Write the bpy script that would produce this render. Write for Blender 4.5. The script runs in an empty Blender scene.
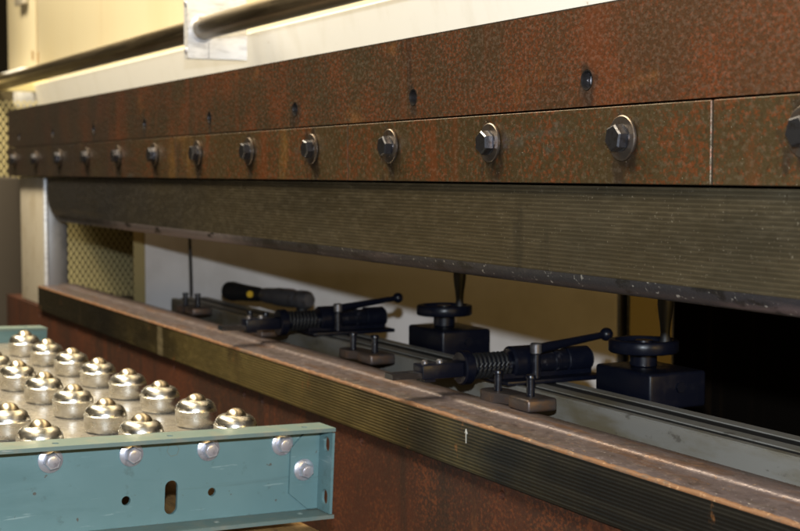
import bpy, bmesh, math, random
from mathutils import Vector, Matrix
random.seed(4)
PI = math.pi
sc = bpy.context.scene
COL = sc.collection

# ------------------------------------------------------------------ helpers
def tag(o, label=None, cat=None, group=None, kind=None):
    if label: o['label'] = label
    if cat: o['category'] = cat
    if group: o['group'] = group
    if kind: o['kind'] = kind
    return o

def thing(name, label, cat, loc=(0, 0, 0), group=None, mat=None):
    o = bpy.data.objects.new(name, None)
    COL.objects.link(o)
    o.empty_display_size = .02
    o.matrix_world = mat if mat is not None else Matrix.Translation(loc)
    return tag(o, label, cat, group)

class MB:
    """collects shapes for ONE mesh object"""
    def __init__(s): s.bm = bmesh.new()
    def _xf(s, vs, m):
        if m is not None: bmesh.ops.transform(s.bm, matrix=m, verts=vs)
    def box(s, x0, x1, y0, y1, z0, z1, bev=0, seg=2, m=None):
        r = bmesh.ops.create_cube(s.bm, size=1)
        vs = r['verts']
        for v in vs:
            v.co = Vector((x0 + (v.co.x + .5) * (x1 - x0), y0 + (v.co.y + .5) * (y1 - y0), z0 + (v.co.z + .5) * (z1 - z0)))
        if bev:
            es = list({e for v in vs for e in v.link_edges})
            r = bmesh.ops.bevel(s.bm, geom=es, offset=bev, segments=seg, profile=.5, affect='EDGES')
            vs = list({v for f in r['faces'] for v in f.verts} | {v for v in vs if v.is_valid})
        s._xf(vs, m); return s
    def lathe(s, prof, m=None, n=32, cap=True):
        """prof: (r, z) pairs; axis local z"""
        rings = []
        for r, z in prof:
            if r < 1e-6: rings.append([s.bm.verts.new((0, 0, z))])
            else: rings.append([s.bm.verts.new((r * math.cos(2 * PI * i / n), r * math.sin(2 * PI * i / n), z)) for i in range(n)])
        for a, b in zip(rings, rings[1:]):
            for i in range(n):
                j = (i + 1) % n
                if len(a) == 1 and len(b) == 1: continue
                if len(a) == 1: s.bm.faces.new((a[0], b[j], b[i]))
                elif len(b) == 1: s.bm.faces.new((a[i], a[j], b[0]))
                else: s.bm.faces.new((a[i], a[j], b[j], b[i]))
        if cap:
            if len(rings[0]) > 1: s.bm.faces.new(rings[0][::-1])
            if len(rings[-1]) > 1: s.bm.faces.new(rings[-1])
        s._xf([v for r in rings for v in r], m); return s
    def cyl(s, a, b, r0, r1=None, n=24, ch=0):
        a, b = Vector(a), Vector(b); r1 = r0 if r1 is None else r1
        L = (b - a).length
        m = Matrix.Translation(a) @ (b - a).to_track_quat('Z', 'Y').to_matrix().to_4x4()
        p = [(r0 - ch, 0), (r0, ch), (r1, L - ch), (r1 - ch, L)] if ch else [(r0, 0), (r1, L)]
        return s.lathe(p, m, n)
    def tube(s, pts, r, n=10):
        pts = [Vector(p) for p in pts]; rings = []
        for i, p in enumerate(pts):
            d = (pts[min(i + 1, len(pts) - 1)] - pts[max(i - 1, 0)]).normalized()
            q = d.to_track_quat('Z', 'Y').to_matrix()
            rings.append([s.bm.verts.new(p + q @ Vector((r * math.cos(2 * PI * k / n), r * math.sin(2 * PI * k / n), 0))) for k in range(n)])
        for a, b in zip(rings, rings[1:]):
            for k in range(n): s.bm.faces.new((a[k], a[(k + 1) % n], b[(k + 1) % n], b[k]))
        s.bm.faces.new(rings[0][::-1]); s.bm.faces.new(rings[-1]); return s
    def sweep(s, sections):
        """sections: list of closed loops (lists of 3D points), joined and capped"""
        rs = [[s.bm.verts.new(p) for p in sec] for sec in sections]
        for a, b in zip(rs, rs[1:]):
            n = len(a)
            for k in range(n): s.bm.faces.new((a[k], a[(k + 1) % n], b[(k + 1) % n], b[k]))
        s.bm.faces.new(rs[0][::-1]); s.bm.faces.new(rs[-1]); return s
    def prism(s, poly, axis, c0, c1):
        """extrude a 2-D polygon along an axis"""
        def P(a, b, c): return {'x': (c, a, b), 'y': (a, c, b), 'z': (a, b, c)}[axis]
        return s.sweep([[P(a, b, c0) for a, b in poly], [P(a, b, c1) for a, b in poly]])
    def plate(s, outer, holes, c0, c1, axis):
        """flat plate with real holes: 2-D curve filled and extruded"""
        cu = bpy.data.curves.new('t', 'CURVE'); cu.dimensions = '2D'; cu.fill_mode = 'BOTH'
        cu.extrude = (c1 - c0) / 2; cu.bevel_depth = 0
        for loop in [outer] + holes:
            sp = cu.splines.new('POLY'); sp.points.add(len(loop) - 1); sp.use_cyclic_u = True
            for p, (a, b) in zip(sp.points, loop): p.co = (a, b, 0, 1)
        o = bpy.data.objects.new('t', cu); COL.objects.link(o)
        bpy.context.view_layer.update()
        me = bpy.data.meshes.new_from_object(o)
        tmp = bmesh.new(); tmp.from_mesh(me)
        for v in tmp.verts:
            a, b, c = v.co; c += (c0 + c1) / 2
            v.co = {'x': (c, a, b), 'y': (a, c, b), 'z': (a, b, c)}[axis]
        tmp.to_mesh(me); tmp.free(); s.bm.from_mesh(me)
        bpy.data.objects.remove(o); bpy.data.curves.remove(cu); bpy.data.meshes.remove(me); return s
    def build(s, name, mat, parent=None, smooth=True, ang=35, world=True):
        bmesh.ops.remove_doubles(s.bm, verts=s.bm.verts, dist=1e-6)
        bmesh.ops.recalc_face_normals(s.bm, faces=s.bm.faces)
        if parent is not None and world:
            s.bm.transform(parent.matrix_world.inverted())
        if smooth:
            for f in s.bm.faces: f.smooth = True
            for e in s.bm.edges:
                if len(e.link_faces) == 2 and e.calc_face_angle(0) > math.radians(ang): e.smooth = False
        me = bpy.data.meshes.new(name); s.bm.to_mesh(me); s.bm.free()
        me.materials.append(mat)
        o = bpy.data.objects.new(name, me); COL.objects.link(o)
        if parent is not None:
            o.parent = parent
            if world and parent.parent is None: pass
        return o

def sub(o, parent):
    """hang an already built world-space child below a part that has no transform of its own"""
    o.parent = parent; return o

def circ(cx, cz, r, n=28, sx=1):
    return [(cx + r * sx * math.cos(2 * PI * i / n), cz + r * math.sin(2 * PI * i / n)) for i in range(n)]
def slot(cx, z0, z1, r, n=12):
    p = [(cx + r * math.cos(PI * i / n), z1 - r + r * math.sin(PI * i / n)) for i in range(n + 1)]
    return p + [(cx - r * math.cos(PI * i / n), z0 + r - r * math.sin(PI * i / n)) for i in range(n + 1)]
def hexa(r, a0=0): return [(r * math.cos(a0 + PI / 3 * i), r * math.sin(a0 + PI / 3 * i)) for i in range(6)]

# ------------------------------------------------------------------ materials
def M(name, base, rough=.5, metal=0., layers=(), bumps=(), rlayers=(), spec=None, coat=0):
    """layers: (scale xyz, detail, lo, hi, colour, amount); bumps: (scale xyz, strength, dist, kind)"""
    m = bpy.data.materials.new(name); m.use_nodes = True
    nt = m.node_tree; N = nt.nodes; L = nt.links
    b = N['Principled BSDF']
    b.inputs['Roughness'].default_value = rough; b.inputs['Metallic'].default_value = metal
    if spec is not None: b.inputs['Specular IOR Level'].default_value = spec
    if coat: b.inputs['Coat Weight'].default_value = coat; b.inputs['Coat Roughness'].default_value = .25
    b.inputs['Base Color'].default_value = (*base, 1)
    tc = N.new('ShaderNodeTexCoord').outputs['Object']
    def noise(scale, detail, kind='noise', off=0):
        mp = N.new('ShaderNodeMapping'); mp.inputs['Scale'].default_value = scale
        mp.inputs['Location'].default_value = (off * 3.7, off * 1.3, off * 2.1)
        L.new(tc, mp.inputs['Vector'])
        if kind == 'wavez':
            w = N.new('ShaderNodeTexWave'); w.bands_direction = 'Z'; w.inputs['Scale'].default_value = 1
            w.inputs['Distortion'].default_value = detail; w.inputs['Detail'].default_value = 1
            w.inputs['Detail Scale'].default_value = .6
            L.new(mp.outputs[0], w.inputs['Vector']); return w.outputs['Fac']
        if isinstance(kind, tuple):
            # ('x', sign) ramps along the beam, ('band', centre, half width) a local worn patch; both with ragged edges
            sp = N.new('ShaderNodeSeparateXYZ'); L.new(tc, sp.inputs[0])
            n = N.new('ShaderNodeTexNoise'); n.inputs['Scale'].default_value = 1; n.inputs['Detail'].default_value = 5
            L.new(mp.outputs[0], n.inputs['Vector'])
            a_ = N.new('ShaderNodeMath'); a_.operation = 'SUBTRACT'; a_.inputs[1].default_value = .5; L.new(n.outputs['Fac'], a_.inputs[0])
            b_ = N.new('ShaderNodeMath'); b_.operation = 'MULTIPLY_ADD'; b_.inputs[1].default_value = detail
            L.new(a_.outputs[0], b_.inputs[0]); L.new(sp.outputs['X'], b_.inputs[2])
            if kind[0] == 'ring':
                # grime and rust bleed gathered round a regular row of bolts or holes: ('ring', phase, pitch, z, radius)
                def mth(op, a, b=None, c=None):
                    q = N.new('ShaderNodeMath'); q.operation = op
                    for k_, v_ in enumerate((a, b, c)):
                        if v_ is None: continue
                        if isinstance(v_, (int, float)): q.inputs[k_].default_value = v_
                        else: L.new(v_, q.inputs[k_])
                    return q.outputs[0]
                _, ph, pt, zz, rr_ = kind
                wx = mth('WRAP', mth('SUBTRACT', sp.outputs['X'], ph), pt / 2, -pt / 2)
                dz = mth('SUBTRACT', sp.outputs['Z'], zz)
                dz = mth('MULTIPLY', dz, mth('ADD', .55, mth('MULTIPLY', mth('GREATER_THAN', dz, 0), .6)))
                dd = mth('SQRT', mth('ADD', mth('MULTIPLY', wx, wx), mth('MULTIPLY', dz, dz)))
                return mth('ADD', mth('SUBTRACT', 1, mth('DIVIDE', dd, rr_)), mth('MULTIPLY', a_.outputs[0], detail))
            if kind[0] == 'x':
                c_ = N.new('ShaderNodeMath'); c_.operation = 'MULTIPLY'; c_.inputs[1].default_value = kind[1]; L.new(b_.outputs[0], c_.inputs[0]); return c_.outputs[0]
            c_ = N.new('ShaderNodeMath'); c_.operation = 'SUBTRACT'; c_.inputs[1].default_value = kind[1]; L.new(b_.outputs[0], c_.inputs[0])
            d_ = N.new('ShaderNodeMath'); d_.operation = 'ABSOLUTE'; L.new(c_.outputs[0], d_.inputs[0])
            e_ = N.new('ShaderNodeMath'); e_.operation = 'MULTIPLY_ADD'; e_.inputs[1].default_value = -1 / kind[2]; e_.inputs[2].default_value = 1
            L.new(d_.outputs[0], e_.inputs[0]); return e_.outputs[0]
        if kind == 'speck':
            n = N.new('ShaderNodeTexNoise'); n.inputs['Scale'].default_value = 1
            n.inputs['Detail'].default_value = detail; n.inputs['Roughness'].default_value = .72
            L.new(mp.outputs[0], n.inputs['Vector'])
            m2 = N.new('ShaderNodeMapping'); m2.inputs['Scale'].default_value = (.05, .05, .03)
            L.new(mp.outputs[0], m2.inputs['Vector'])
            n2 = N.new('ShaderNodeTexNoise'); n2.inputs['Scale'].default_value = 1; n2.inputs['Detail'].default_value = 4
            L.new(m2.outputs[0], n2.inputs['Vector'])
            a_ = N.new('ShaderNodeMath'); a_.operation = 'MULTIPLY_ADD'; a_.inputs[1].default_value = .36; a_.inputs[2].default_value = -.18
            L.new(n2.outputs['Fac'], a_.inputs[0])
            b_ = N.new('ShaderNodeMath'); b_.operation = 'ADD'
            L.new(n.outputs['Fac'], b_.inputs[0]); L.new(a_.outputs[0], b_.inputs[1]); return b_.outputs[0]
        if kind == 'voro':
            w = N.new('ShaderNodeTexVoronoi'); w.inputs['Scale'].default_value = 1
            L.new(mp.outputs[0], w.inputs['Vector']); return w.outputs['Distance']
        n = N.new('ShaderNodeTexNoise'); n.inputs['Scale'].default_value = 1
        n.inputs['Detail'].default_value = detail; n.inputs['Roughness'].default_value = .62
        L.new(mp.outputs[0], n.inputs['Vector']); return n.outputs['Fac']
    def ramp(src, lo, hi, amt):
        r = N.new('ShaderNodeMapRange'); r.inputs['From Min'].default_value = lo; r.inputs['From Max'].default_value = hi
        r.inputs['To Min'].default_value = 0; r.inputs['To Max'].default_value = amt; r.interpolation_type = 'SMOOTHSTEP'
        L.new(src, r.inputs['Value']); return r.outputs['Result']
    cur = None
    for i, ly in enumerate(layers):
        sc_, det, lo, hi, colr, amt = ly[:6]; kind = ly[6] if len(ly) > 6 else 'noise'
        f = ramp(noise(sc_, det, kind, i + 1), lo, hi, amt)
        mx = N.new('ShaderNodeMix'); mx.data_type = 'RGBA'
        if cur is None: mx.inputs['A'].default_value = (*base, 1)
        else: L.new(cur, mx.inputs['A'])
        mx.inputs['B'].default_value = (*colr, 1); L.new(f, mx.inputs['Factor']); cur = mx.outputs['Result']
    if cur is not None: L.new(cur, b.inputs['Base Color'])
    rc = None
    for i, (sc_, det, lo, hi, val, amt) in enumerate(rlayers):
        f = ramp(noise(sc_, det, 'noise', i + 7), lo, hi, amt)
        mx = N.new('ShaderNodeMix'); mx.data_type = 'FLOAT'
        if rc is None: mx.inputs['A'].default_value = rough
        else: L.new(rc, mx.inputs['A'])
        mx.inputs['B'].default_value = val; L.new(f, mx.inputs['Factor']); rc = mx.outputs['Result']
    if rc is not None: L.new(rc, b.inputs['Roughness'])
    nrm = None
    for i, (sc_, det, st, dist, kind) in enumerate(bumps):
        bp = N.new('ShaderNodeBump'); bp.inputs['Strength'].default_value = st; bp.inputs['Distance'].default_value = dist
        L.new(noise(sc_, det, kind, i + 3), bp.inputs['Height'])
        if nrm is not None: L.new(nrm, bp.inputs['Normal'])
        nrm = bp.outputs['Normal']
    if nrm is not None: L.new(nrm, b.inputs['Normal'])
    return m

X = lambda s_: ('x', s_)
rust_plate = M('rusted_plate', (.034, .024, .011), .42, .3, layers=[
    ((2.2, 2.2, 5), 5, .44, .68, (.055, .037, .017), .8),
    ((12, 12, 14), .9, .35, 1.15, (.075, .028, .010), .75, X(1)),
    ((290, 290, 360), 9, .475, .60, (.125, .031, .008), .9, 'speck'),
    ((420, 420, 420), 4, .54, .66, (.035, .014, .006), .7),
    ((13, 13, 2.0), 6, .54, .68, (.11, .030, .009), .75),
    ((34, 34, 2.5), 5, .62, .70, (.028, .014, .008), .6),
    ((7, 7, 9), 6, .60, .70, (.21, .085, .020), .45),
    ((70, 70, 40), 2.2, .25, .7, (.020, .013, .009), .75, ('ring', -.874, .3015, .1702, .020)),
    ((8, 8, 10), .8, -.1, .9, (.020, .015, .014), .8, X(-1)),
    ((600, 600, 600), 2, .72, .76, (.45, .38, .30), .5)],
    rlayers=[((200, 200, 260), 6, .48, .60, .75, .8)],
    bumps=[((260, 260, 240), 6, .5, .0014, 'noise')])
rust_strip = M('rusted_clamp_bar', (.050, .032, .012), .42, .35, layers=[
    ((3, 3, 9), 5, .44, .64, (.060, .041, .018), .85),
    ((250, 250, 300), 9, .50, .61, (.125, .033, .008), .85, 'speck'),
    ((380, 380, 300), 4, .57, .66, (.04, .014, .005), .6),
    ((16, 16, 3), 6, .55, .67, (.12, .033, .008), .75),
    ((6, 6, 4), 5, .56, .66, (.20, .10, .022), .55),
    ((5, 5, 14), 5, .60, .70, (.070, .072, .062), .8),
    ((70, 70, 40), 2.2, .25, .7, (.024, .015, .009), .8, ('ring', -1.2198, .2006, .1234, .036)),
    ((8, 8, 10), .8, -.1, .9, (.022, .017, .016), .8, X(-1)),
    ((600, 600, 600), 2, .71, .75, (.5, .42, .32), .5)],
    rlayers=[((170, 170, 210), 6, .50, .61, .75, .8)],
    bumps=[((260, 260, 240), 6, .4, .0012, 'noise')])
rust_apron = M('rusted_apron', (.055, .014, .005), .6, .1, layers=[
    ((7, 7, 2.5), 5, .42, .66, (.026, .010, .005), .85),
    ((200, 200, 260), 8, .49, .62, (.125, .033, .009), .75, 'speck'),
    ((22, 22, 2.2), 6, .55, .68, (.020, .009, .005), .7),
    ((12, 12, 6), 6, .60, .70, (.15, .050, .014), .5),
    ((240, 240, 200), 5, .58, .68, (.075, .04, .017), .6)],
    bumps=[((240, 240, 220), 6, .45, .0012, 'noise')])
die_face = M('oiled_die_steel', (.118, .097, .062), .34, .65, layers=[
    ((3, 3, 14), 5, .40, .62, (.062, .053, .036), .85),
    ((1.7, 1.7, 2), 4, .45, .68, (.125, .092, .046), .6),
    ((1.2, 1, 92), .25, .0, .45, (.034, .027, .017), .5, 'wavez'),
    ((10, 10, 12), .7, -.3, .8, (.036, .036, .042), .88, X(-1)),
    ((9, 9, 2.2), 6, .60, .70, (.030, .026, .020), .75),
    ((2.5, 2.5, 50), 6, .55, .68, (.17, .130, .080), .22),
    ((520, 520, 420), 3, .66, .72, (.42, .38, .30), .6),
    ((90, 90, 70), 4, .66, .74, (.05, .035, .02), .7)],
    rlayers=[((60, 60, 200), 5, .4, .7, .6, .7)],
    bumps=[((1, 1, 92), .25, .16, .0009, 'wavez'), ((12, 12, 160), 5, .05, .0006, 'noise'), ((300, 300, 300), 4, .18, .0006, 'noise')])
die_sheen = M('die_steel_sheen', (.30, .225, .085), .33, .75, layers=[  # gold base and darker ends paint a reflection into the steel colour
    ((3.2, 3.2, 4), 4, .46, .66, (.080, .064, .032), .8),
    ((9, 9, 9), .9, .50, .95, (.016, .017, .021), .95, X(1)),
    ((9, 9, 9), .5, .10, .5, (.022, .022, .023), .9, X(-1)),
    ((.8, .8, 70), 5, .52, .66, (.14, .12, .085), .14),
    ((1.2, 1, 98), .25, .0, .45, (.010, .009, .007), .4, 'wavez'),
    ((60, 60, 60), .012, .1, .6, (.40, .33, .20), .8, ('band', -.205, .020)),
    ((40, 40, 22), 5, .645, .70, (.36, .16, .06), .8),
    ((9, 9, 3), 6, .63, .70, (.15, .10, .05), .5)],
    rlayers=[((50, 50, 160), 5, .4, .7, .55, .7)],
    bumps=[((1, 1, 98), .25, .26, .0009, 'wavez'), ((12, 12, 160), 5, .12, .0008, 'noise'), ((300, 300, 300), 4, .2, .0006, 'noise')])
die_top = M('worn_die_top', (.125, .098, .102), .38, .5, layers=[
    ((9, 60, 30), 6, .48, .66, (.125, .064, .034), .7),
    ((5, 40, 30), 6, .50, .62, (.10, .078, .070), .75),
    ((60, 120, 60), 5, .56, .68, (.065, .048, .045), .75),
    ((120, 200, 120), 4, .62, .68, (.24, .13, .06), .6),
    ((420, 420, 420), 3, .66, .72, (.6, .55, .5), .7)],
    rlayers=[((90, 90, 90), 5, .45, .7, .6, .8)],
    bumps=[((30, 90, 60), 6, .5, .0016, 'noise'), ((240, 240, 240), 5, .5, .001, 'noise')])
die_edge_rust = M('orange_rust_edge', (.15, .068, .028), .7, .1, layers=[
    ((30, 60, 60), 6, .50, .62, (.10, .06, .04), .9), ((120, 120, 120), 4, .58, .66, (.36, .22, .12), .6)],
    bumps=[((200, 200, 200), 6, .6, .0012, 'noise')])
nose = M('worn_die_nose', (.050, .046, .052), .40, .6, layers=[
    ((6, 6, 60), 5, .52, .68, (.17, .125, .125), .7),
    ((40, 40, 40), .12, .05, .5, (.42, .35, .36), .85, ('band', -.18, .42)),
    ((190, 190, 190), 4, .63, .67, (.62, .58, .52), .8),
    ((16, 16, 30), 5, .56, .61, (.020, .017, .016), .9)],
    bumps=[((220, 220, 220), 6, .5, .0012, 'noise')])
rail_steel = M('grey_rail_steel', (.29, .275, .245), .42, .35, layers=[
    ((6, 6, 20), 6, .44, .66, (.17, .135, .07), .8),
    ((40, 40, 60), 5, .60, .68, (.08, .065, .05), .6)],
    bumps=[((200, 200, 200), 4, .15, .0006, 'noise')])
dark_steel = M('dark_gap_steel', (.02, .018, .015), .6, .5)
hole_dark = M('dark_hole_shade', (.05, .045, .045), .35, .8)  # dark colour that puts shade into the plate holes
bright_steel = M('bright_edge_steel', (.55, .52, .48), .3, 1.0)
bolt_steel = M('oiled_bolt_steel', (.11, .11, .125), .36, .95, layers=[
    ((200, 200, 200), 4, .50, .66, (.07, .06, .055), .8)], bumps=[((400, 400, 400), 3, .2, .0004, 'noise')])
washer_steel = M('washer_steel', (.17, .14, .12), .38, .9, layers=[
    ((150, 150, 150), 4, .48, .66, (.14, .08, .045), .8)], bumps=[((400, 400, 400), 3, .15, .0004, 'noise')])
zinc_bolt = M('zinc_plated_steel', (.74, .74, .82), .32, .75, layers=[((160, 160, 160), 4, .5, .7, (.45, .45, .52), .7)],
    bumps=[((300, 300, 300), 3, .15, .0004, 'noise')])
cup_zinc = M('zinc_cup', (.78, .765, .73), .27, 1.0, layers=[
    ((50, 50, 120), 4, .5, .72, (.52, .50, .45), .7), ((30, 30, 60), 5, .60, .70, (.30, .27, .22), .6)], rlayers=[((90, 90, 200), 4, .4, .7, .36, .8)],
    bumps=[((90, 90, 200), 2, .05, .0005, 'noise')])
ball_steel = M('steel_ball', (.62, .54, .43), .30, 1.0, layers=[((120, 120, 120), 4, .52, .68, (.42, .35, .25), .6)])
teal = M('teal_paint', (.120, .212, .225), .42, 0, layers=[
    ((10, 10, 10), 4, .4, .7, (.135, .232, .245), .8),
    ((6, 6, 30), 5, .50, .70, (.092, .172, .182), .6),
    ((60, 60, 60), 6, .60, .70, (.085, .140, .142), .6),
    ((14, 14, 160), 4, .645, .70, (.30, .40, .40), .55),
    ((110, 110, 110), 5, .685, .70, (.09, .07, .055), .85), ((2, 60, 60), 5, .60, .72, (.075, .115, .115), .5)],
    rlayers=[((40, 40, 40), 4, .45, .7, .6, .7)],
    bumps=[((150, 150, 150), 3, .15, .0006, 'noise'), ((9, 9, 9), 3, .2, .002, 'noise')])
teal_edge = M('dusty_teal_flange', (.135, .19, .18), .45, .0, layers=[
    ((40, 40, 40), 5, .45, .66, (.20, .21, .175), .75), ((160, 160, 160), 4, .62, .69, (.11, .16, .16), .6),
    ((30, 30, 200), 4, .66, .72, (.42, .42, .38), .5)],
    bumps=[((150, 150, 150), 3, .15, .0006, 'noise')])
deck_paint = M('grey_deck', (.24, .22, .195), .26, .2, layers=[
    ((25, 25, 25), 5, .42, .66, (.26, .23, .19), .8), ((160, 160, 160), 4, .62, .70, (.48, .45, .4), .5)],
    rlayers=[((60, 60, 60), 4, .45, .65, .5, .8)], bumps=[((120, 120, 120), 4, .25, .0008, 'noise')])
cream = M('cream_paint', (.80, .71, .50), .42, 0, layers=[
    ((3, 3, 1.0), 5, .42, .70, (.72, .60, .37), .6),
    ((22, 22, 1.3), 5, .64, .76, (.60, .40, .18), .45),
    ((200, 200, 200), 3, .74, .78, (.35, .22, .12), .5)],
    bumps=[((60, 60, 60), 3, .06, .0008, 'noise')])
white_paint = M('white_paint', (.88, .87, .86), .45, 0, layers=[((20, 20, 6), 5, .5, .7, (.78, .76, .72), .6), ((60, 60, 60), 4, .70, .75, (.4, .3, .2), .6)])
panel_white = M('off_white_panel', (.82, .78, .77), .6, 0, layers=[((5, 5, 5), 4, .45, .7, (.62, .58, .55), .6)])
post_paint = M('scuffed_cream_post', (.52, .47, .39), .42, .1, layers=[
    ((14, 14, 8), 5, .5, .66, (.42, .36, .27), .7), ((70, 70, 40), 5, .62, .70, (.24, .19, .14), .7)],
    bumps=[((120, 120, 60), 4, .2, .001, 'noise')])
post_grey = M('grey_post_side', (.22, .22, .235), .45, .6, layers=[((20, 20, 12), 5, .45, .68, (.12, .12, .13), .7)])
black_enamel = M('black_enamel', (.0032, .004, .009), .30, .0, layers=[((90, 90, 90), 4, .58, .7, (.008, .009, .014), .6)], spec=.22,
    rlayers=[((70, 70, 70), 4, .45, .65, .5, .7)])
black_steel = M('blackened_steel', (.005, .006, .012), .30, .25, layers=[((120, 120, 120), 4, .55, .7, (.05, .05, .06), .7)])
rod_steel = M('dull_rod_steel', (.30, .245, .17), .34, 1.0, layers=[
    ((3, 60, 60), 5, .46, .64, (.19, .145, .09), .8), ((30, 30, 30), 5, .6, .7, (.34, .27, .18), .6)],
    rlayers=[((5, 90, 90), 4, .4, .7, .5, .8)])
bracket_steel = M('brushed_bracket', (.88, .89, .95), .34, .45, layers=[
    ((30, 30, 160), 5, .45, .7, (.50, .50, .55), .7)], bumps=[((60, 60, 500), 3, .12, .0004, 'noise')])
mesh_paint = M('ochre_expanded_metal', (.86, .74, .38), .5, .2)
mesh_back = M('dim_brown_backing', (.075, .056, .022), .8, 0)
wood = M('brown_board', (.30, .17, .055), .7, 0, layers=[
    ((14, 90, 60), 5, .45, .62, (.15, .08, .028), .8), ((300, 300, 300), 4, .62, .68, (.38, .27, .13), .8)],
    bumps=[((200, 200, 200), 5, .5, .0015, 'noise')])
yellow_board = M('yellow_board', (.42, .33, .15), .6, 0, layers=[((30, 30, 30), 4, .58, .68, (.22, .17, .06), .8)])
concrete = M('oily_concrete', (.14, .12, .10), .8, 0, layers=[((3, 3, 3), 5, .45, .65, (.07, .055, .04), .8)])
dark_wall = M('dark_shop_wall', (.045, .035, .022), .9, 0, layers=[((1.5, 1.5, 1.5), 4, .45, .65, (.025, .02, .014), .8)])
black_brown = M('dark_brown_paint', (.050, .038, .026), .8, 0)
void_black = M('void_backdrop', (.004, .003, .0022), .95, 0, layers=[((40, 40, .8), 4, .55, .7, (.014, .009, .005), .8)], spec=.05)
rubber = M('black_rubber', (.005, .005, .006), .6, 0)
yellow_plastic = M('yellow_plastic', (.55, .34, .02), .5, 0)
red_label = M('faded_red_label', (.40, .10, .12), .5, 0)
tool_grey = M('scuffed_tool_alloy', (.15, .145, .155), .4, .7, layers=[((80, 80, 80), 4, .5, .66, (.08, .07, .07), .8)])
chalk = M('white_chalk', (.42, .41, .38), .9, 0)
rust_line = M('dark_rust_stain', (.34, .21, .09), .8, 0)

# ------------------------------------------------------------------ setting
f = MB().box(-8, 4, -4, 6, -.1, 0).build('floor', concrete); tag(f, kind='structure')
w = MB().box(-8, 4, 3.0, 3.1, 0, 3.2).build('wall', dark_wall); tag(w, kind='structure')
w = MB().box(-8.1, -8, -4, 3.1, 0, 3.2).build('wall', dark_wall); tag(w, kind='structure')

# ------------------------------------------------------------------ press ram
RY = .647
ram = thing('press_ram', 'long rust-brown upper beam with a row of hex bolts above the open gap', 'press ram', (-1.9, RY, 1.152))
HX = [-2.774 + .3015 * i for i in range(-1, 8)]
holes = [circ(x, 1.3222, .0084) for x in HX]
MB().plate([(-3.187, 1.3015), (-.30, 1.3015), (-.30, 1.3795), (-3.187, 1.3795)], holes, RY, RY + .024, 'y').build('upper_plate', rust_plate, ram)
MB().box(-3.187, -.30, RY + .0245, RY + .034, 1.29, 1.383).build('backing_plate', dark_steel, ram)
MB().box(-3.187, -.30, RY + .004, RY + .0235, 1.3796, 1.3815).build('edge_strip', washer_steel, ram)
for x in HX:
    s = MB()
    s.lathe([(.0064, 0), (.0064, .003), (.0054, .0042), (.0035, .0042), (.0035, .001), (0, .001)],
            Matrix.Translation((x, RY + .0110, 1.3222)) @ Matrix.Rotation(PI / 2, 4, 'X'), 20)
    sc_o = s.build('set_screw', zinc_bolt, ram)
    th_ = MB().lathe([(.0082, 0), (.0080, .0138), (.0072, .0136), (.0068, .0120), (.0066, 0)], Matrix.Translation((x, RY + .0135, 1.3222)) @ Matrix.Rotation(PI / 2, 4, 'X'), 28, cap=False).build('hole_shade', hole_dark, ram)  # dark sleeve added so the hole wall looks shaded
    sc_o.parent = th_
# clamp bar in butted lengths
JX = [-3.192, -2.619, -2.0165, -1.4195, -.8085, -.30]
for a, b in zip(JX, JX[1:]):
    MB().box(a + .0012, b - .0012, RY - .0005, RY + .022, 1.2405, 1.2998, .0006, 1).build('clamp_bar', rust_strip, ram)
for x in JX[1:-1]:
    MB().box(x - .00115, x + .00115, RY + .0002, RY + .02, 1.2407, 1.2996).build('joint_glint', bright_steel, ram)  # bright strip added in place of the flash glint on worn joint edges
MB().box(-3.19, -.30, RY + .0225, RY + .03, 1.2385, 1.2895).build('clamp_backing', dark_steel, ram)
def hex_bolt(x, z, parent, first):
    rx = Matrix.Translation((x, RY - .0008, z)) @ Matrix.Rotation(PI / 2, 4, 'X')
    wsh = MB().lathe([(.006, 0), (.0166, 0), (.0173, .0007), (.0173, .0021), (.0166, .0027), (.006, .0027)], rx, 40, cap=False).build('washer', washer_steel, parent)
    b = MB(); a0 = random.uniform(0, PI / 3)
    h = .0110; r = .0106
    base = [(p[0], p[1], .0027) for p in hexa(r, a0)]
    b.lathe([(.0108, .0026), (.0108, .0034), (.0098, .0036)], rx, 24)
    loops = []
    for zz, rr in ((.0030, r), (h - .0012, r), (h, r * .86)):
        loops.append([rx @ Vector((p[0], p[1], zz)) for p in hexa(rr, a0)])
    b.sweep(loops)
    o = b.build('bolt', bolt_steel, parent, ang=25)
    wsh.parent = o
    return o
for i in range(15):
    x = -3.1198 + .2006 * i
    if x > -.35: break
    hex_bolt(x, 1.2754, ram, None)
MB().box(-3.18, -.30, RY + .0345, .843, 1.262, 1.372).build('light_blocker', dark_steel, ram)  # unseen block added to stop lamp light spilling down behind the ram
# upper die : swept profile with rounded left end
pts = []
prof = [(.6515, 1.2385), (.6515, 1.168), (.6525, 1.1645), (.6555, 1.1585), (.660, 1.1545), (.668, 1.1525), (.700, 1.1525), (.712, 1.158), (.712, 1.2385)]
def die_sections(prof, faces, xs):
    secs = []
    for x in xs:
        d = x + 2.846
        lift = 0
        if d < .10: lift = .052 * (1 - math.sqrt(max(0, 1 - (1 - d / .10) ** 2.6)))
        secs.append([(x, y, min(1.2385, z + lift * (1.2385 - z) / .086)) for y, z in faces])
    return secs
xs = [-2.846 + .10 * (i / 14) ** 1.6 for i in range(15)] + [-2.6 + .05 * i for i in range(47)]
face = [(.6515, 1.2385), (.6515, 1.1672), (.700, 1.1672), (.700, 1.2385)]
MB().sweep(die_sections(prof, face, xs)).build('upper_die', die_face, ram, ang=40)
nz = [(.6512, 1.1670), (.6522, 1.1640), (.6545, 1.1595), (.659, 1.1553), (.668, 1.1528), (.700, 1.1528), (.711, 1.158), (.711, 1.1670)]
MB().sweep(die_sections(prof, nz, xs)).build('die_nose', nose, ram, ang=40)

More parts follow.
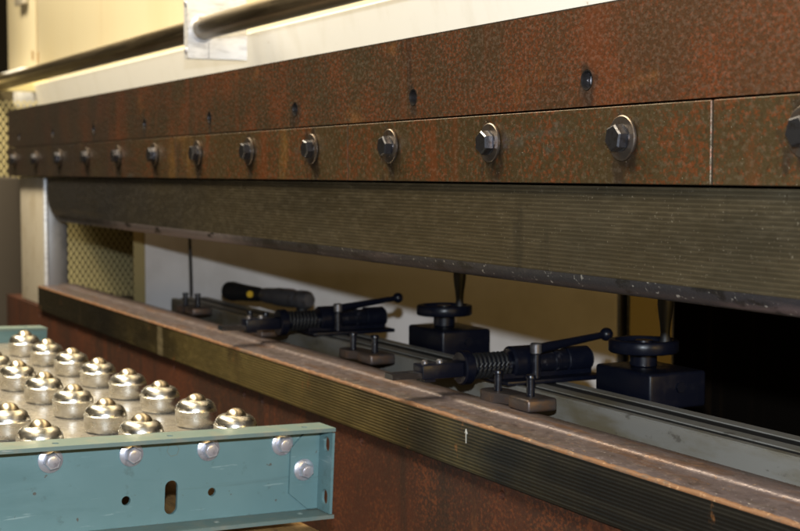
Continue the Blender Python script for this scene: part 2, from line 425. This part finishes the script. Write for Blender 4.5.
# ------------------------------------------------------------------ press bed
bed = thing('press_bed', 'rusty lower bed of the press carrying the ribbed lower die and slotted rail', 'press bed', (-1.9, .66, 0))
SX = [-2.94, -2.6354, -2.3467, -2.0547, -1.759, -1.694, -1.3995, -1.1033, -.80]
MB().plate([(-3.26, .0), (-.30, .0), (-.30, .9735), (-2.93, .9735), (-2.93, .978), (-3.26, .978)], [circ(x, .9612, .0050, 16) for x in SX], .653, .690, 'y').build('apron_plate', rust_apron, bed)
for x in SX:
    MB().lathe([(.0047, 0), (.0047, .002), (.003, .003), (0, .0028)], Matrix.Translation((x, .661, .9612)) @ Matrix.Rotation(PI / 2, 4, 'X'), 16).build('plug_screw', zinc_bolt, bed)
MB().box(-3.26, -.30, .6905, .93, .93, .966).build('bed_top', dark_steel, bed)
def jag(a, b, step, amp):
    out = []; x = a
    while x < b: out.append((x, random.uniform(-amp, amp))); x += step
    out.append((b, 0)); return out
J = jag(-2.9225, -.30, .007, .0006)
def dsec(prof, mul): return [[(x, y, z + (d if k in mul else 0)) for k, (y, z) in enumerate(prof)] for x, d in J]
MB().sweep(dsec([(.6475, .9738), (.6475, 1.0185), (.70, 1.0185), (.70, .9738)], ())).build('lower_die', die_sheen, bed)
tp = [(.6470, 1.0188), (.6470, 1.0198), (.6495, 1.0210), (.668, 1.0220), (.683, 1.0222), (.6862, 1.0226), (.6872, 1.0236), (.6885, 1.0246), (.692, 1.0250), (.708, 1.0240), (.722, 1.0225), (.724, 1.0205), (.724, .99), (.701, .99), (.701, 1.0188)]
edge = [(.6466, 1.0186), (.6466, 1.0200), (.6480, 1.0212), (.6500, 1.0215), (.6500, 1.0186)]
MB().sweep(dsec(tp, (2, 3))).build('die_top', die_top, bed, ang=50)
MB().sweep(dsec(edge, (1, 2, 3))).build('rusted_edge', die_edge_rust, bed, ang=50)
MB().sweep([[(x, y, z) for y, z in [(.7245, 1.0195), (.7285, 1.0195), (.7285, .99), (.7245, .99)]] for x in (-2.6, -.30)]).build('rear_strip', die_edge_rust, bed)
rl = [(.764, .935), (.764, 1.0300), (.7652, 1.0312), (.7720, 1.0312), (.7720, 1.020), (.7825, 1.020), (.7825, 1.0312), (.7965, 1.0312),
      (.7965, 1.016), (.8140, 1.016), (.8140, 1.0312), (.8270, 1.0312), (.8270, 1.018), (.8285, 1.018), (.8285, .935)]
MB().sweep([[(x, y, z) for y, z in rl] for x in (-2.415, -.30)]).build('slotted_rail', rail_steel, bed, ang=20)
MB().box(-2.415, -.30, .8290, .8345, .935, 1.0270, .001).build('rail_backing', black_steel, bed)
MB().box(-2.413, -.302, .7722, .7823, 1.0203, 1.0301).build('slot_shade', rubber, bed)  # black bars added in both slots to stand in for their shade
MB().box(-2.413, -.302, .7967, .8138, 1.0163, 1.0301).build('slot_shade', rubber, bed)
MB().box(-2.5, -.8, .835, .935, .975, .990, .002).build('rear_shelf', black_steel, bed)
# chalk arrow on the die front
a = MB()
a.box(-1.1591, -1.1581, .6468, .6472, .9995, 1.0110)
a.prism([(-1.1610, 1.0085), (-1.1586, 1.0130), (-1.1562, 1.0085), (-1.1586, 1.0105)], 'y', .6467, .6473)
a.build('chalk_arrow', chalk, bed)

# ------------------------------------------------------------------ clamps on the die
cl_lab = ['small steel clamp block with two pins at the foot of the black hose',
          'small steel clamp block with two pins in front of the far black gauge stop',
          'small steel clamp block with two pins standing alone between the two gauge stops',
          'largest looking steel clamp block with two pins in front of the near black gauge stop']
clamp_paint = M('worn_brown_steel', (.080, .068, .068), .42, .7, layers=[((60, 60, 60), 5, .48, .66, (.12, .075, .05), .8)],
                bumps=[((250, 250, 250), 4, .3, .0006, 'noise')])
for (x, dy), lab in zip([(-2.217, .008), (-1.888, -.005), (-1.568, .008), (-1.199, -.004)], cl_lab):
    t = thing('clamp_block', lab, 'clamp', (x, .727 + dy, 1.0235), 'clamp blocks along the lower die')
    y = .727 + dy
    pl = []
    # plan outline: rounded left lobe, waist, square right lobe
    for k in range(9): an = PI * .5 + PI * k / 8; pl.append((x - .040 + .015 * math.cos(an), y + .002 + .015 * math.sin(an)))
    pl += [(x - .024, y - .013), (x - .014, y - .006), (x - .002, y - .004), (x + .008, y - .008), (x + .012, y - .004), (x + .012, y + .017)]
    MB().prism(pl, 'z', 1.0238, 1.0335).build('lobe_plate', clamp_paint, t, ang=30)
    MB().box(x + .0125, x + .0495, y - .015, y + .018, 1.0238, 1.0365, .003, 3).build('end_block', clamp_paint, t)
    for px, z0 in ((x - .031, 1.0337), (x + .030, 1.0367)):
        MB().lathe([(.0040, 0), (.0040, .0165), (.0049, .017), (.0049, .0195), (.0044, .0205), (.0018, .0205), (.0018, .0185), (0, .0185)],
                   Matrix.Translation((px, y, z0)), 20).build('pin', black_steel, t)

# ------------------------------------------------------------------ gauge stops
def stop(X, lab):
    t = thing('gauge_stop', lab, 'gauge stop', (X, .80, 1.0315), 'black gauge stops on the slotted rail')
    Z = 1.0505
    MB().box(X - .030, X + .030, .752, .872, 1.0318, 1.0366, .0012).build('base_plate', black_enamel, t)
    MB().box(X - .012, X + .012, .752, .866, 1.0368, 1.0415).build('saddle', black_enamel, t)
    MB().prism([(X - .009, .632), (X + .009, .632), (X + .011, .664), (X - .011, .664)], 'z', Z - .0075, Z - .002).build('finger_tip', black_steel, t)
    b = MB().box(X - .011, X + .011, .6645, .712, Z - .009, Z + .006, .0015)
    b.box(X - .009, X + .009, .668, .680, Z - .012, Z - .0092); b.build('finger_arm', black_enamel, t)
    for yy in (.671, .688):
        MB().lathe([(.0038, 0), (.0038, .0022), (.0028, .0038), (0, .0042)], Matrix.Translation((X + .003, yy, Z + .0061)), 16).build('screw', tool_grey, t)
    MB().cyl((X, .7122, Z - .001), (X, .724, Z - .001), .0175, ch=.0015, n=36).build('flange', black_enamel, t)
    MB().cyl((X, .7242, Z), (X, .770, Z), .0095).build('spindle', black_steel, t)
    s = MB(); pp = []
    for k in range(8 * 20): an = 2 * PI * k / 20; pp.append((X + .0118 * math.cos(an), .7265 + .041 * k / 160, Z + .0118 * math.sin(an)))
    s.tube(pp, .0019, 8).build('spring', rubber, t)
    MB().cyl((X, .770, Z + .001), (X, .801, Z + .001), .0172, ch=.002, n=36).build('collar', black_enamel, t)
    b = MB().cyl((X, .8012, Z), (X, .838, Z), .0118, n=32)
    b.cyl((X, .822, Z), (X, .828, Z), .0132, ch=.0006, n=32); b.build('barrel', black_steel, t)
    b = MB()
    rr = []
    b.cyl((X, .8385, Z), (X, .868, Z), .0140, ch=.0012, n=32); b.build('end_knob', black_enamel, t)
    MB().cyl((X, .8682, Z), (X, .870, Z), .0112, n=32).build('end_cap', tool_grey, t)
    b = MB().cyl((X + .0225, .790, 1.0368), (X + .0225, .790, 1.062), .0054, ch=.0006)
    b.build('clamp_post', black_steel, t)
    MB().cyl((X + .0225, .790, 1.0622), (X + .0225, .790, 1.0735), .0060, ch=.0012).build('post_cap', tool_grey, t)
    B = Vector((X + .010, .886, 1.0765)); A = Vector((X + .0215, .7955, 1.0675))
    l = MB().cyl(A, B, .0052, .0034, 20).build('lever', black_enamel, t)
    k = MB().lathe([(0, -.0072)] + [(.0072 * math.sin(PI * q / 14), -.0072 * math.cos(PI * q / 14)) for q in range(1, 14)] + [(0, .0072)], Matrix.Translation(B), 24)
    k = k.build('ball_knob', black_enamel, t); k.parent = l
    return t
stop(-1.290, 'sharper black gauge stop with spring and ball lever, nearer the camera')
stop(-1.790, 'blurrier black gauge stop with spring and ball lever, beside the grey hand tool')

# ------------------------------------------------------------------ handwheel blocks
def hwblock(X0, lab):
    # X0 = right face
    t = thing('handwheel_block', lab, 'handwheel', (X0 - .045, .86, .9905), 'black handwheel blocks behind the rail')
    MB().box(X0 - .093, X0, .836, .905, 1.0185, 1.0545, .0035, 3).build('block', black_enamel, t)
    MB().box(X0 - .080, X0 - .015, .845, .89, .9905, 1.0183).build('foot', black_enamel, t)
    MB().cyl((X0 + .0002, .872, 1.040), (X0 + .003, .872, 1.040), .0055, n=6).build('screw', black_steel, t)
    cx, cy = X0 - .054, .868
    MB().cyl((cx, cy, 1.0547), (cx, cy, 1.0685), .0135, ch=.001, n=36).build('hub', black_enamel, t)
    wv = MB().lathe([(.006, 1.0687), (.0335, 1.0687), (.0352, 1.0703), (.0352, 1.0800), (.0338, 1.0816), (.0290, 1.0816), (.0265, 1.0775), (.010, 1.0765), (.009, 1.0810), (0, 1.0810)],
               Matrix.Translation((cx, cy, 0)), 56, cap=False).build('wheel', black_enamel, t, ang=50)
    hx, hy = cx + .022, cy + .010
    g = MB().lathe([(.0060, 1.0790), (.0050, 1.083), (.0046, 1.090), (.0056, 1.100), (.0070, 1.109), (.0080, 1.118), (.0078, 1.126), (.0050, 1.132), (0, 1.134)],
               Matrix.Translation((hx, hy, 0)), 24).build('grip', rubber, t)
    g.parent = wv
    return t
hwblock(-1.1346, 'black handwheel block nearer the camera, standing before the dark opening at the right')
hwblock(-1.5577, 'black handwheel block between the two gauge stops, before the off-white panel')

# ------------------------------------------------------------------ grey hand tool
tA, tB = Vector((-2.336, .838, 1.0475)), Vector((-2.094, .888, 1.0475))
td = (tB - tA).normalized()
mt = Matrix.Translation(tA) @ td.to_track_quat('Z', 'Y').to_matrix().to_4x4()
t = thing('hand_tool', 'black-handled grey power tool lying on the rail behind the far gauge stop', 'hand tool', (-2.22, .86, 1.032))
def lt(prof, name, mat): return MB().lathe(prof, mt, 28).build(name, mat, t)
lt([(0, -.006), (.010, -.003), (.0155, .006), (.0165, .02), (.0145, .04), (.0130, .07), (.0120, .098), (.0100, .112)], 'handle', rubber)
MB().cyl(tA + td * .086 + Vector((.0105, -.0105, 0)), tA + td * .086 + Vector((.0135, -.0135, .001)), .0055).build('button', yellow_plastic, t)
lt([(.0095, .1125), (.0120, .118), (.0135, .14), (.0130, .150)], 'gearcase', tool_grey)
lt([(.0140, .1502), (.0150, .156), (.0150, .200), (.0125, .214)], 'motor_case', tool_grey)
MB().box(-.006, .006, .0148, .0156, .168, .192, m=mt @ Matrix.Rotation(-.9, 4, 'Z')).build('sticker', red_label, t)
lt([(.0100, .2142), (.0150, .220), (.0150, .238), (.0100, .247), (0, .249)], 'tail_cap', tool_grey)
MB().cyl(tA + td * .225 + Vector((0, 0, -.014)), tA + td * .225 + Vector((0, 0, -.057)), .009).build('head_stub', rubber, t)

# ------------------------------------------------------------------ hose
hp = [(-2.345 + .004 * math.sin(k / 4) + .0013 * k, .772, 1.20 - .0145 * k) for k in range(12)]
h = MB().tube(hp, .0028, 10).build('hose', rubber)
tag(h, 'thin black hose hanging from behind the upper beam to the far clamp block', 'hose')

# ------------------------------------------------------------------ left post, frame
p = thing('support_post', 'scuffed cream upright post at the left end of the press gap', 'post', (-3.0, .68, .93))
MB().box(-3.135, -2.912, .6600, .6655, .9785, 1.2382, .0025, 3).build('front_face', post_paint, p)
MB().box(-3.125, -2.908, .6660, .7050, .9785, 1.2375, .002, 2).build('core', post_grey, p)
MB().box(-2.9200, -2.9075, .6585, .6660, .9785, 1.2370, .003, 3).build('bright_corner', bracket_steel, p)  # bright steel strip along the front right corner
p = MB().box(-3.50, -3.262, .60, .69, .55, 1.238, .008, 2).build('dark_column', black_brown)
tag(p, 'blurred dark grey column at the extreme left edge below the beam', 'column')

# ------------------------------------------------------------------ cream housing above and rod
wt = thing('cream_housing', 'cream painted sheet housing of the machine above and behind the rusty beam', 'machine housing', (-2.2, .85, 1.26))
MB().box(-3.806, -.2, .850, .870, 1.262, 2.3, .002).build('front_sheet', cream, wt)
MB().sweep([[(x, y, z) for y, z in [(.815, 1.4665), (.8175, 1.4685), (.8475, 1.4685), (.8475, 1.330)]] for x in (-4.05, -.2)]).build('lower_sheet', white_paint, wt)
MB().box(-4.16, -3.8075, .849, .870, 1.262, 2.3, .001).build('end_sheet', cream, wt)
MB().box(-3.8074, -3.8062, .8492, .866, 1.262, 2.3).build('seam', rust_line, wt)
b = MB().box(-3.975, -3.885, .830, .8455, 1.692, 1.76, .003)
b.build('latch', post_paint, wt)
for x, z in ((-3.835, 1.553), (-3.79, 1.545)):
    MB().box(x - .004, x + .004, .8435 if x < -3.8 else .8475, .846 if x < -3.8 else .8498, z - .012, z + .012).build('rivet_mark', rust_line, wt)
wb = MB().box(-4.6, -3.74, .785, .842, 1.405, 1.515, .015, 3).build('white_box', white_paint)
tag(wb, 'blurred white box behind the far left end of the steel rod', 'box')
rod = MB().cyl((-4.6, .7240, 1.4665), (-.25, .7240, 1.4665), .0172, n=40, ch=.001).build('steel_rod', rod_steel)
tag(rod, 'long dull steel rod running through the bright bracket above the beam', 'rod')
br = thing('rod_bracket', 'bright brushed steel bracket plate holding the rod', 'bracket', (-2.13, .75, 1.421))
MB().plate([(.700, 1.4212), (.795, 1.4212), (.795, 1.545), (.700, 1.545)], [circ(.7240, 1.4665, .0182, 40), [(.7325, 1.4225), (.7335, 1.4225), (.7335, 1.446), (.7325, 1.446)]], -2.136, -2.118, 'x').build('plate', bracket_steel, br)
c = MB().lathe([(.0175, 0), (.0212, 0), (.0205, .004), (.0175, .006)], Matrix.Translation((-2.1178, .7240, 1.4665)) @ Matrix.Rotation(PI / 2, 4, 'Y'), 36, cap=False)
c.build('collar', bracket_steel, br)
for z in (1.4335, 1.504):
    MB().lathe([(.0042, 0), (.0042, .001), (.003, .002), (0, .0022)], Matrix.Translation((-2.127, .6998, z)) @ Matrix.Rotation(PI / 2, 4, 'X'), 16).build('screw', zinc_bolt, br)

# ------------------------------------------------------------------ behind the gap
A, Bp = Vector((-2.69, .80, 0)), Vector((-1.848, 1.295, 0))
d = (Bp - A).normalized(); nrm = Vector((-d.y, d.x, 0))
def slab(A, B, th, z0, z1, name, mat, parent=None):
    dd = (B - A).normalized(); nn = Vector((-dd.y, dd.x, 0)) * th
    P = [A, B, B + nn, A + nn]
    return MB().sweep([[Vector((p.x, p.y, z)) for p in P] for z in (z0, z1)]).build(name, mat, parent, smooth=False)
o = slab(A, Bp, .01, .70, 1.235, 'sheet_metal', panel_white); tag(o, 'off-white sheet panel standing behind the press gap', 'panel')
o = slab(A - d * .030, A - d * .004, .012, .70, 1.235, 'wooden_post', yellow_board); tag(o, 'narrow ochre post between the wire guard and the off-white panel', 'post')
o = MB().box(-1.845, -1.8225, 1.300, 1.33, .6, 1.5, .003).build('dark_post', black_steel); tag(o, 'thin dark blue-black post at the right end of the off-white panel', 'post')
o = slab(Vector((-1.8215, 1.304, 0)), Vector((-1.778, 1.350, 0)), .01, .7, 1.5, 'yellow_panel', yellow_board); tag(o, 'mottled yellow board behind the near handwheel', 'board')
o = MB().box(-1.776, -.7, 1.352, 1.362, .5, 1.6).build('void_backdrop', void_black); tag(o, 'added black backdrop standing in for the dark void at the right', 'sheet')  # backdrop added to make the unlit space behind the gap black
# expanded metal guard, X = const plane
g = thing('wire_guard', 'ochre expanded-metal guard seen through the left end of the gap', 'guard', (-3.7, .9, .7))
b = MB(); cw, ch = .0150, .0235
y0, y1, z0, z1 = .62, 1.16, .84, 1.45
def strand(a, c):
    a, c = Vector(a), Vector(c); w_ = .0013
    e = Vector((0, -(c - a).z, (c - a).y)).normalized() * w_
    x = Vector((.0012, 0, 0))
    vs = [b.bm.verts.new(p) for p in (a + e + x, c + e + x, c - e + x, a - e + x, a + e - x, c + e - x, c - e - x, a - e - x)]
    for q in ((0, 1, 2, 3), (7, 6, 5, 4), (0, 4, 5, 1), (3, 2, 6, 7)): b.bm.faces.new([vs[k] for k in q])
ny, nz_ = int((y1 - y0) / cw), int((z1 - z0) / ch)
for i in range(ny):
    for j in range(nz_):
        Y, Z = y0 + i * cw, z0 + j * ch
        strand((-3.7, Y, Z + ch / 2), (-3.7, Y + cw / 2, Z)); strand((-3.7, Y + cw / 2, Z), (-3.7, Y + cw, Z + ch / 2))
        strand((-3.7, Y, Z + ch / 2), (-3.7, Y + cw / 2, Z + ch)); strand((-3.7, Y + cw / 2, Z + ch), (-3.7, Y + cw, Z + ch / 2))
bm_keep = b.build('expanded_mesh', mesh_paint, g, smooth=False)
fr = MB().box(-3.712, -3.690, y1, y1 + .03, z0 - .03, z1 + .03, .002)
fr.box(-3.712, -3.690, y0, y1 - .001, z1 + .0005, z1 + .03, .002); fr.box(-3.712, -3.690, y0, y1 - .001, z0 - .03, z0 - .0005, .002)
fr.build('frame', mesh_paint, g)
o = MB().box(-3.80, -3.79, .40, 1.30, .3, 1.5).build('brown_sheet', mesh_back); tag(o, 'dim brown sheet close behind the expanded-metal guard', 'sheet')

# ------------------------------------------------------------------ ball transfer table
u = Vector((-.9952, -.0951, .0216)); v = Vector((.0958, -.9947, .0361)); n = Vector((.0181, .0380, .9991))
TM = Matrix(((-v.x, u.x, n.x, -1.3788), (-v.y, u.y, n.y, .5034), (-v.z, u.z, n.z, 1.0107), (0, 0, 0, 1)))
S = .0985; VP = .1016
# local axes: x = to the machine, y = away from camera, z = up; z = 0 at the ball tops
tb = thing('ball_transfer_table', 'teal framed roller table covered with rows of shiny ball transfers in front of the press', 'ball table', mat=TM)
def loc(mb, name, mat, parent=tb, **k): return mb.build(name, mat, parent, world=False, **k)
XL, XR = -.46, .0795
loc(MB().box(XL, .029, -.0295, .8295, -.0385, -.0358), 'deck', deck_paint)
# near channel (open towards the camera)
def channel(s, yw, flip):
    web = MB().plate([(XL, -.1028), (XR, -.1028), (XR, -.0182), (XL, -.0182)],
                     [slot(-.083, -.0945, -.0612, .0066), circ(-.129, -.0772, .0045), circ(-.040, -.0760, .0042),
                      slot(-.330, -.0945, -.0612, .0066), circ(-.376, -.0772, .0045), circ(-.287, -.0760, .0042)], 0, .0036, 'y')
    for q in web.bm.verts: q.co.y = yw + (q.co.y if not flip else -q.co.y)
    loc(web, 'web', teal)
    a, c = (yw - .0305, yw + .0036) if not flip else (yw - .0036, yw + .0305)
    fl = MB().plate([(XL, a), (XR + .0005, a), (XR + .0005, c), (XL, c)], [circ(x, (a + c) / 2 - .002 * (1 if not flip else -1), .0032) for x in (-.33, -.205, -.093, .052)], -.0180, -.0142, 'z')
    loc(fl, 'top_flange', teal_edge)
    fl = MB().plate([(XL, a), (XR + .0025, a), (XR + .0025, c), (XL, c)], [circ(x, (a + c) / 2, .0036) for x in (-.33, -.205, -.04, .052)], -.1068, -.1030, 'z')
    loc(fl, 'bottom_flange', teal_edge)
channel(1, -.0340, False)
channel(1, .8340, True)
# angle bracket inside the near channel
loc(MB().prism([(.0445, -.0380), (.0605, -.0225), (.0770, -.0225), (.0770, -.1015), (.0660, -.1015), (.0445, -.0840)], 'y', -.0372, -.0343), 'gusset', teal)
es = MB().plate([(-.0635, -.0195), (-.0345, -.0195), (-.0345, -.1022), (-.0635, -.1022)],
                [slot(-.0520, -.0405, -.0250, .0056), slot(-.0520, -.0945, -.0790, .0056)], .0772, .0800, 'x')
loc(es, 'end_ear', teal)
# side rails of the frame under the deck
loc(MB().box(.030, .0335, -.0300, .830, -.060, -.0375), 'side_rail', teal)
# flange bolts
def tbolt(x, z, name='frame_bolt', y=-.0342, s=1):
    m = Matrix.Translation((x, y, z)) @ Matrix.Rotation(PI / 2, 4, 'X')
    b = MB(); a0 = random.uniform(0, 1)
    b.lathe([(.0118 * s, 0), (.0118 * s, .0014), (.0088 * s, .0030), (.004, .0034)], m, 32)
    b.sweep([[m @ Vector((p[0], p[1], zz)) for p in hexa(r * s, a0)] for zz, r in ((.002, .0082), (.0082, .0082), (.0094, .0072))])
    b.lathe([(.0052 * s, .0093), (.0052 * s, .0098), (.0036 * s, .0102), (0, .0100)], m, 20)
    loc(b, name, zinc_bolt, ang=25)
for x in (-.3640, -.2840, -.2043, -.1255, -.0457, .0356): tbolt(x, -.0318 - random.uniform(0, .0012))
tbolt(.0597, -.0604, 'bracket_bolt', -.0374, .95)
hx = MB()
o6 = [(-.0826 + p[0], -.0313 + p[1]) for p in hexa(.0068, .2)]; i6 = [(-.0826 + p[0], -.0313 + p[1]) for p in hexa(.0061, .2)]
hx.plate(o6, [i6], -.0346, -.0341, 'y'); loc(hx, 'hex_scribe', teal_edge)
# ball transfers
cup_me = ball_me = None
for i in range(4):
    for k in range(8):
        Lp = Matrix.Translation((-VP * i, S * k, 0))
        if cup_me is None:
            c = MB().lathe([(.0125, -.0357), (.0184, -.0357), (.0194, -.0350), (.0206, -.0330), (.0214, -.0300), (.0219, -.0265), (.0221, -.0230), (.0221, -.0200), (.0224, -.0192), (.0224, -.0178),
                            (.0217, -.0172), (.0214, -.0152), (.0206, -.0130), (.0196, -.0115), (.0193, -.0108), (.0178, -.0091), (.0156, -.0077), (.0134, -.0069), (.0116, -.0066), (.0108, -.0074)], None, 48, cap=False)
            cup = loc(c, 'ball_cup', cup_zinc, ang=28); cup_me = cup.data
            bl = MB().lathe([(0, -.0240)] + [(.0120 * math.sin(PI * q / 20), -.0120 - .0120 * math.cos(PI * q / 20)) for q in range(1, 20)] + [(0, 0)], None, 40)
            ball = bl.build('ball', ball_steel, cup, world=False); ball_me = ball.data
        else:
            cup = bpy.data.objects.new('ball_cup', cup_me); COL.objects.link(cup); cup.parent = tb
            ball = bpy.data.objects.new('ball', ball_me); COL.objects.link(ball); ball.parent = cup
        cup.matrix_local = Lp @ Matrix.Rotation(random.uniform(-.025, .025), 4, 'X') @ Matrix.Rotation(random.uniform(0, 6), 4, 'Z')
# board below the table
bb = MB(); m4 = TM
bb.box(XL - .1, .070, -.075, .90, -.140, -.1195, .002); bb.bm.transform(m4)
o = bb.build('board', wood); tag(o, 'speckled brown wooden board under the teal ball table', 'board')

# ------------------------------------------------------------------ parent fix for sub-parts
# sub-parts were built in their thing's space; parts carry no transform of their own except cups
# ------------------------------------------------------------------ camera
f_px, W = 1450., 800.
al, th = math.radians(26.5486), math.radians(3.7092)
Fw = Vector((-math.cos(al) * math.cos(th), math.sin(al) * math.cos(th), -math.sin(th)))
Rt = Vector((math.sin(al), math.cos(al), 0)); Up = Rt.cross(Fw)
cam = bpy.data.cameras.new('camera'); co = bpy.data.objects.new('camera', cam); COL.objects.link(co)
CP = Vector((0, 0, 1.25))
mw = Matrix((Rt, Up, -Fw)).transposed().to_4x4(); mw.translation = CP
co.matrix_world = mw
cam.sensor_width = 36; cam.lens = f_px / W * 36; cam.clip_start = .02; cam.clip_end = 60
cam.dof.use_dof = True; cam.dof.focus_distance = 1.22; cam.dof.aperture_fstop = 12
sc.camera = co

# ------------------------------------------------------------------ lights
def area(name, loc_, target, sx, sy, P, colr, spread=PI):
    l = bpy.data.lights.new(name, 'AREA'); l.shape = 'RECTANGLE'; l.size = sx; l.size_y = sy; l.energy = P; l.color = colr; l.spread = spread
    o = bpy.data.objects.new(name, l); COL.objects.link(o); o.location = loc_
    o.rotation_euler = (Vector(target) - Vector(loc_)).to_track_quat('-Z', 'Y').to_euler(); return o
fp = CP + Up * .112 + Fw * .01
l = bpy.data.lights.new('camera_flash', 'SPOT'); l.energy = 88; l.color = (.86, .94, 1.0); l.shadow_soft_size = .012
l.spot_size = math.radians(75); l.spot_blend = .5
fo = bpy.data.objects.new('camera_flash', l); COL.objects.link(fo); fo.location = fp
fo.rotation_euler = Fw.to_track_quat('-Z', 'Y').to_euler()
area('ceiling_lamp', (-2.4, -.15, 3.1), (-2.3, .75, 1.4), 2.8, .4, 150, (1.0, .87, .62))
area('ceiling_lamp', (-.2, -.9, 3.1), (-1.2, .6, 1.2), 1.6, .3, 7, (1.0, .80, .48))
area('rear_fill', (.35, .98, 1.30), (-2.1, 1.1, 1.0), .5, .3, 6.5, (1.0, .66, .22))  # added warm fill for the shaded panel behind the gap, no known fixture
wd = bpy.data.worlds.new('World'); sc.world = wd; wd.use_nodes = True
wd.node_tree.nodes['Background'].inputs[0].default_value = (1.0, .66, .28, 1)
wd.node_tree.nodes['Background'].inputs[1].default_value = .035
sc.view_settings.view_transform = 'Standard'; sc.view_settings.look = 'None'
sc.view_settings.exposure = 0; sc.view_settings.gamma = 1
sc.render.engine = 'CYCLES'
sc.render.resolution_x, sc.render.resolution_y = 1024, 680
